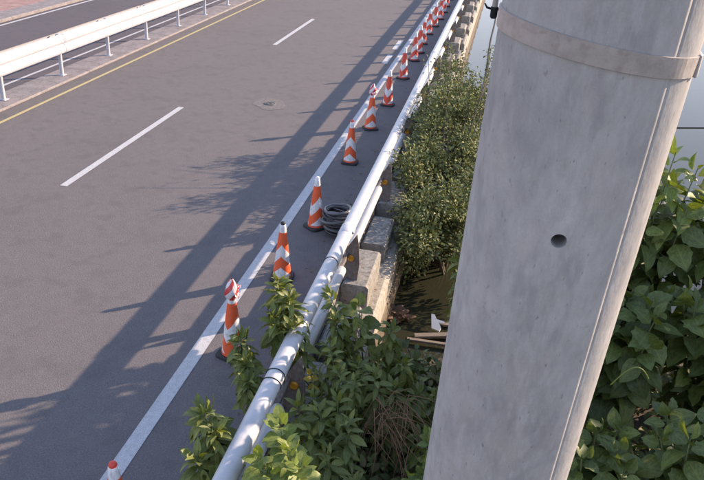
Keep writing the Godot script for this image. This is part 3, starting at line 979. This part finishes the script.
func build_plants() -> void:
	var S: Array = M.shoot
	var V: Array = M.vine
	var B: Array = M.broad
	var G := "leafy shrubs on the bank by the rail"
	var root := func(x: float, z: float) -> Vector3: return p(x, z, bank_height(x, z) - 0.02)
	plant("leafy_shrub", "leafy stem drooping over the white rail in front of the second cone", "shrub", root.call(-0.55, 4.85), G,
		[[p(-1.45, 4.9, 1.18), -0.5, 64], [p(-1.33, 4.8, 1.12), -0.5, 60], [p(-1.42, 4.68, 1.0), -0.45, 54], [p(-1.26, 4.64, 0.96), -0.45, 50]], "shoot", S, 0.175, 0.7, 0.68)
	plant("leafy_shrub", "leafy stem hanging over the rail beside the wrapped cone", "shrub", root.call(-0.7, 4.1), G,
		[[p(-1.63, 4.46, 0.9), -0.45, 56], [p(-1.54, 4.32, 0.8), -0.45, 50], [p(-1.47, 4.18, 0.72), -0.4, 40]], "shoot", S, 0.16, 0.7, 0.7)
	plant("leafy_shrub", "broad-leaved stem over the rail at bottom left of the plants", "shrub", root.call(-0.65, 3.3), G,
		[[p(-1.53, 3.46, 1.0), -0.45, 50], [p(-1.42, 3.38, 0.92), -0.45, 50], [p(-1.48, 3.22, 0.82), -0.45, 50], [p(-1.36, 3.12, 0.74), -0.45, 44]], "shoot", [S[1], S[2], S[0], V[3]], 0.185, 0.7, 0.68)
	plant("leafy_shrub", "upright leafy stem against the right side of the white rail", "shrub", root.call(-0.62, 5.15), G,
		[[p(-1.06, 5.02, 1.08), 0.2, 60], [p(-0.98, 4.9, 0.92), 0.2, 50], [p(-1.02, 4.8, 0.7), 0.2, 40], [p(-0.85, 4.85, 0.6), 0.2, 40]], "shoot", S, 0.14, 0.7, 0.5)
	plant("leafy_shrub", "sparse stem with few broad leaves in front of the wall", "shrub", root.call(-0.6, 5.3), G,
		[[p(-0.8, 5.05, 1.02), 0.2, 12], [p(-0.7, 4.95, 0.85), 0.2, 10]], "vine", [S[2], S[1], V[3]], 0.17, 0.4, 0.7)
	plant("leafy_shrub", "leafy stem in front of the dark water near the foam scrap", "shrub", root.call(-0.35, 5.1), G,
		[[p(-0.5, 4.92, 0.92), 0.2, 50], [p(-0.36, 4.8, 0.66), 0.2, 44], [p(-0.6, 4.85, 0.6), 0.2, 44], [p(-0.5, 5.15, 0.4), 0.1, 40]], "shoot", S, 0.155, 0.8, 0.5)
	plant("leafy_shrub", "small-leaved bushy plant in the middle of the bank", "shrub", root.call(-0.6, 4.55), G,
		[[p(-0.92, 4.5, 0.97), 0.15, 44], [p(-0.8, 4.35, 0.84), 0.15, 44], [p(-1.02, 4.4, 0.76), 0.15, 44], [p(-0.7, 4.6, 0.75), 0.15, 44], [p(-0.66, 4.3, 0.8), 0.15, 44], [p(-0.75, 4.8, 0.6), 0.15, 44]], "shoot", S, 0.12, 0.4, 0.4)
	plant("leafy_shrub", "bushy plant below the foam scrap and left of the pole", "shrub", root.call(-0.3, 4.5), G,
		[[p(-0.54, 4.42, 0.82), 0.15, 44], [p(-0.38, 4.46, 0.7), 0.15, 44], [p(-0.2, 4.7, 0.5), 0.15, 44], [p(-0.05, 4.9, 0.35), 0.15, 44], [p(-0.3, 5.0, 0.35), 0.15, 44], [p(-0.1, 5.2, 0.1), 0.15, 44]], "shoot", [S[0], S[3], S[1]], 0.14, 0.5, 0.4)
	plant("leafy_shrub", "dark leafy plant at the bottom edge left of the dry stalks", "shrub", root.call(-0.55, 3.6), G,
		[[p(-0.62, 3.86, 0.8), 0.15, 44], [p(-0.72, 3.6, 0.7), 0.15, 44], [p(-0.5, 3.5, 0.6), 0.15, 44], [p(-0.86, 3.95, 0.78), 0.15, 44], [p(-0.35, 3.4, 0.5), 0.15, 44], [p(-0.75, 4.1, 0.8), 0.15, 44]], "shoot", [S[0], S[3], S[1]], 0.14, 0.5, 0.4)
	plant("leafy_shrub", "low leafy plant tucked under the rail behind the vine", "shrub", root.call(-0.72, 3.95), G,
		[[p(-1.02, 3.95, 0.78), 0.15, 44], [p(-1.06, 3.65, 0.7), 0.15, 44], [p(-0.95, 4.2, 0.68), 0.15, 44], [p(-1.0, 4.45, 0.55), 0.15, 44], [p(-0.9, 3.8, 0.7), 0.15, 44]], "shoot", S, 0.15, 0.5, 0.4)
	plant("leafy_shrub", "dark plant right of the dry stalks by the pole", "shrub", root.call(-0.05, 4.1), G,
		[[p(-0.12, 4.2, 0.5), 0.15, 34], [p(0.0, 4.4, 0.4), 0.15, 34], [p(0.1, 4.0, 0.5), 0.15, 30], [p(-0.2, 4.75, 0.25), 0.1, 34]], "shoot", [S[0], S[3]], 0.14, 0.5, 0.35)
	plant("climbing_vine", "bright yellow-green round-leaved vine at the bottom edge", "vine", root.call(-0.72, 3.1), "",
		[[p(-0.96, 3.3, 1.2), 0.3, 24], [p(-0.86, 3.1, 1.2), 0.3, 24], [p(-0.74, 3.02, 1.16), 0.3, 24], [p(-1.04, 3.05, 1.12), 0.3, 18], [p(-0.9, 2.95, 1.1), 0.3, 18]], "vine", [V[0], V[1], V[0], V[2]], 0.14, 0.35, 0.62, 0.007)
	plant("climbing_vine", "small yellow-green vine against the left edge of the pole", "vine", root.call(0.0, 3.9), "",
		[[p(-0.06, 4.0, 0.68), 0.2, 20], [p(-0.02, 3.85, 0.58), 0.2, 18], [p(-0.14, 3.7, 0.55), 0.2, 12]], "vine", V, 0.11, 0.35, 0.55, 0.007)
	plant("leafy_shrub", "pale green shrub behind the left edge of the pole by the water", "shrub", root.call(0.1, 6.3), G,
		[[p(-0.02, 6.6, 0.9), 0.15, 40], [p(0.12, 6.4, 1.0), 0.15, 40], [p(0.0, 6.3, 0.6), 0.1, 36], [p(0.25, 6.6, 0.9), 0.1, 40]], "shoot", [S[1], S[2], V[3]], 0.15, 0.5, 0.35)
	# a few yellow leaves
	var yl := thing("yellow_sprig", "sprig with a few yellow leaves beside the rail", "plant", root.call(-0.8, 4.3))
	var ys := begin()
	shoot(yl, ys, Vector3.ZERO, p(-1.02, 4.35, 0.76) - yl.position, 0.15, "vine", [M.yellow_leaf], 7, 0.09, 0.4, 0.85, 0.006)
	put(finish(ys), "stem", M.stem, yl)
	# dry stalks
	var dst := begin()
	for i in 80:
		var a := p(-0.36 + rng.randf_range(-0.16, 0.12), 4.25 + rng.randf_range(-0.2, 0.2), 0.6 + rng.randf_range(-0.15, 0.12))
		var b := a + Vector3(rng.randf_range(-0.12, 0.32), rng.randf_range(-0.3, 0.04), rng.randf_range(-0.15, 0.4))
		var m := a.lerp(b, 0.5) + Vector3(rng.randf_range(-0.08, 0.08), rng.randf_range(0.0, 0.14), rng.randf_range(-0.08, 0.08))
		var pts := []
		for k in 5: pts.append(bezier(a, m, b, k / 4.0))
		tube(dst, pts, [0.003, 0.0028, 0.0024, 0.002, 0.0015], 4, false)
	for i in 5:
		var a := p(rng.randf_range(-0.4, -0.1), rng.randf_range(3.9, 4.3), -0.42)
		tube(dst, [a, a + Vector3(rng.randf_range(-0.1, 0.1), 0.5, rng.randf_range(-0.1, 0.1)), a + Vector3(rng.randf_range(-0.15, 0.15), 1.0, rng.randf_range(-0.1, 0.1))], [0.006, 0.005, 0.003], 5, false)
	tag(put(finish(dst), "dry_stalks", M.dry), "tangle of dry brown stalks among the plants near the pole", "dead plant")
	# large-leaved shrubs behind and right of the pole
	var GB := "large-leaved shrubs right of the pole"
	var big := [
		["tallest large-leaved shrub at upper right against the water", 1.75, 6.1, 2.15, 0.55, 9, 26, 0.25],
		["large-leaved shrub right behind the pole, hiding the water", 0.85, 6.45, 1.8, 0.5, 8, 26, 0.22],
		["large-leaved shrub just right of the pole at mid height", 1.35, 5.2, 1.45, 0.45, 8, 26, 0.24],
		["large-leaved shrub at the lower right corner", 1.75, 4.0, 1.25, 0.45, 8, 26, 0.21],
		["large-leaved shrub low down beside the pole's lit edge", 1.05, 3.9, 1.05, 0.4, 8, 26, 0.2],
		["large-leaved shrub at the right edge at mid height", 2.15, 5.2, 1.6, 0.5, 8, 26, 0.24],
		["large-leaved shrub at the right edge below the treetop", 2.5, 6.3, 1.9, 0.5, 8, 26, 0.25],
		["large-leaved shrub hidden mostly behind the pole's lower part", 0.5, 5.1, 1.98, 0.55, 10, 30, 0.2],
		["leafy large-leaved shrub low behind the foot of the pole", 0.42, 4.25, 1.72, 0.42, 10, 28, 0.18],
		["large-leaved shrub overhanging the water left behind the pole", 0.4, 6.85, 1.75, 0.5, 9, 28, 0.2],
		["tall large-leaved shrub overhanging the water behind the pole", 0.95, 7.05, 2.0, 0.55, 9, 28, 0.22],
		["tall large-leaved shrub behind the pole's lit edge", 1.45, 6.9, 2.15, 0.5, 9, 28, 0.22],
		["large-leaved shrub in the middle behind the pole", 0.6, 5.9, 1.75, 0.45, 10, 30, 0.2],
		["low large-leaved shrub at the bottom right behind the pole", 1.3, 3.2, 0.8, 0.4, 7, 24, 0.18]]
	for b in big:
		var tips := []
		for k in b[5]:
			var a: float = TAU * k / b[5] + rng.randf_range(-0.3, 0.3)
			var r: float = b[4] * (0.35 + 0.65 * fposmod(k * 0.618, 1.0))
			tips.append([p(b[1] + cos(a) * r, b[2] + sin(a) * r * 0.9, b[3] - r * 0.7 * rng.randf_range(0.5, 1.2)), 0.25, b[6]])
		plant("broadleaf_shrub", b[0], "shrub", root.call(b[1], b[2]), GB, tips, "broad", B, b[7], 0.5, 0.35, 0.016)
	# long bright leaves on the tallest shrub's crest
	plant("broadleaf_shrub", "sapling with long bright drooping leaves at upper right", "shrub", root.call(1.5, 6.15), GB,
		[[p(1.58, 6.02, 2.34), 0.2, 12], [p(1.78, 6.0, 2.25), 0.2, 12]], "long", [V[2], V[0], B[3]], 0.3, 0.6, 0.78, 0.014)
	# tree out of the frame on the right whose crown shades the shrubs
	var tree := thing("bank_tree", "leafy tree on the bank beyond the right edge", "tree", root.call(4.2, 6.6))
	var tc := []
	for i in 16:
		var a := rng.randf() * TAU
		var r := 0.95 * sqrt(rng.randf())
		tc.append([p(4.1 + cos(a) * r * 0.8, 6.6 + sin(a) * r * 1.5, rng.randf_range(1.0, 2.45)) - tree.position, Vector3(0.42, 0.38, 0.42)])
	multi(crown_cloud(3200, tc, 0.16, [Color(0.06, 0.1, 0.03), Color(0.08, 0.12, 0.04), Color(0.05, 0.08, 0.03)], leaf_meshes.herb, 0.7), "crown", M.crown, tree).set_meta("kind", "stuff")
	var tt := begin()
	tube(tt, [Vector3.ZERO, Vector3(0.03, 0.8, 0.05), Vector3(-0.05, 1.6, 0.0), Vector3(0.0, 2.5, -0.1)], [0.07, 0.06, 0.045, 0.02], 10)
	for c in tc: tube(tt, [Vector3(0, 0.7, 0.03), (c[0] as Vector3) * 0.6 + Vector3(0, 0.3, 0), c[0]], [0.03, 0.018, 0.006], 6)
	put(finish(tt), "trunk", M.bark, tree)
	# tendril
	var tp := []
	for i in 14:
		var t := i / 13.0
		tp.append(p(1.06 + t * 0.22, 4.02 + 0.02 * t, 1.36 + 0.16 * sin(t * 2.6)))
	var rr := []
	for i in 14: rr.append(0.004)
	tag(put(tube_mesh(tp, rr, 6), "tendril", M.vine[0]), "pale curling tendril above the shaded leaves right of pole", "tendril")
	# ground cover on the bank
	var clumps := []
	for i in 190:
		var x := rng.randf_range(-0.65, 3.0) if i % 2 == 0 else rng.randf_range(-0.65, 0.2)
		var z := rng.randf_range(1.8, 5.75 if x < 0.35 else minf(6.5 + 0.25 * x, 7.2))
		var hh := rng.randf_range(0.15, 0.4)
		clumps.append([p(x, z, bank_height(x, z) + hh * 0.7), Vector3(0.32, hh, 0.32)])
	tag(multi(crown_cloud(22000, clumps, 0.1, [Color(0.12, 0.155, 0.05), Color(0.145, 0.18, 0.055), Color(0.09, 0.12, 0.04), Color(0.19, 0.22, 0.07), Color(0.2, 0.17, 0.08)], leaf_meshes.herb, 1.0), "ground_cover", M.crown), "dense low green herbs covering the bank", "ground cover", "", "stuff")
	# dense small-leaved bush growing from the foot of the wall
	var bush := thing("dense_bush", "dense small-leaved bush spilling over the canal wall and rail", "bush", p(-0.35, 9.6, -0.75))
	var bc := []
	var o := Vector3(0.35, 0.75, 9.6)   # world to local: (x, h, -z) - position
	var add := func(x: float, z: float, h: float, rx: float, rh: float) -> void:
		bc.append([p(x, z, h) - p(-0.35, 9.6, -0.75), Vector3(rx, rh, rx)])
	for i in 26: add.call(rng.randf_range(-0.85, 0.05), 11.3 + rng.randf_range(-0.6, 1.5), rng.randf_range(0.5, 1.3), rng.randf_range(0.14, 0.36), rng.randf_range(0.16, 0.36))
	for i in 26: add.call(rng.randf_range(-0.8, 0.1), rng.randf_range(8.2, 10.6), rng.randf_range(0.1, 0.65), rng.randf_range(0.16, 0.38), rng.randf_range(0.14, 0.34))
	for i in 12: add.call(rng.randf_range(-0.85, -0.2), rng.randf_range(9.8, 11.0), rng.randf_range(0.4, 0.9), rng.randf_range(0.18, 0.3), rng.randf_range(0.16, 0.28))
	for i in 16: add.call(rng.randf_range(-0.55, 0.3), rng.randf_range(8.0, 9.2), rng.randf_range(-0.22, 0.25), rng.randf_range(0.15, 0.34), rng.randf_range(0.15, 0.34))
	for i in 5: add.call(rng.randf_range(-0.2, 0.5), rng.randf_range(9.0, 12.0), rng.randf_range(0.1, 0.6), 0.45, 0.4)
	for i in 9: add.call(rng.randf_range(-0.98, -0.75), rng.randf_range(8.9, 11.6), rng.randf_range(0.45, 0.78), rng.randf_range(0.2, 0.3), rng.randf_range(0.18, 0.26))
	for i in 8: add.call(rng.randf_range(-0.78, -0.5), rng.randf_range(7.9, 9.6), rng.randf_range(-0.1, 0.4), rng.randf_range(0.2, 0.28), rng.randf_range(0.2, 0.3))
	for i in 5: add.call(rng.randf_range(-0.85, -0.4), rng.randf_range(11.6, 13.4), rng.randf_range(0.25, 0.8), 0.3, 0.34)
	for i in 34:   # stray shoots that break the outline
		var q := rng.randf()
		add.call(rng.randf_range(-1.05, 0.1), lerpf(8.2, 12.9, q), lerpf(0.55, 1.55, smoothstep(0.35, 0.7, q)) + rng.randf_range(-0.35, 0.12), rng.randf_range(0.05, 0.12), rng.randf_range(0.08, 0.2))
	multi(crown_cloud(40000, bc, 0.052, [Color(0.1, 0.125, 0.04), Color(0.13, 0.155, 0.05), Color(0.17, 0.19, 0.06), Color(0.075, 0.095, 0.036), Color(0.2, 0.215, 0.07), Color(0.26, 0.265, 0.09)], leaf_meshes.small, 0.5), "crown", M.crown, bush).set_meta("kind", "stuff")
	var tk := begin()
	for c in bc:
		var e: Vector3 = c[0]
		var b := Vector3(rng.randf_range(-0.25, 0.25), 0, rng.randf_range(-0.9, 0.9))
		var pts := []
		for k in 6: pts.append(bezier(b, b.lerp(e, 0.4) + Vector3(0, 0.25, 0), e + Vector3(0, 0.15, 0), k / 5.0))
		tube(tk, pts, [0.02, 0.017, 0.014, 0.011, 0.008, 0.004], 6)
	put(finish(tk), "trunk", M.bark, bush)
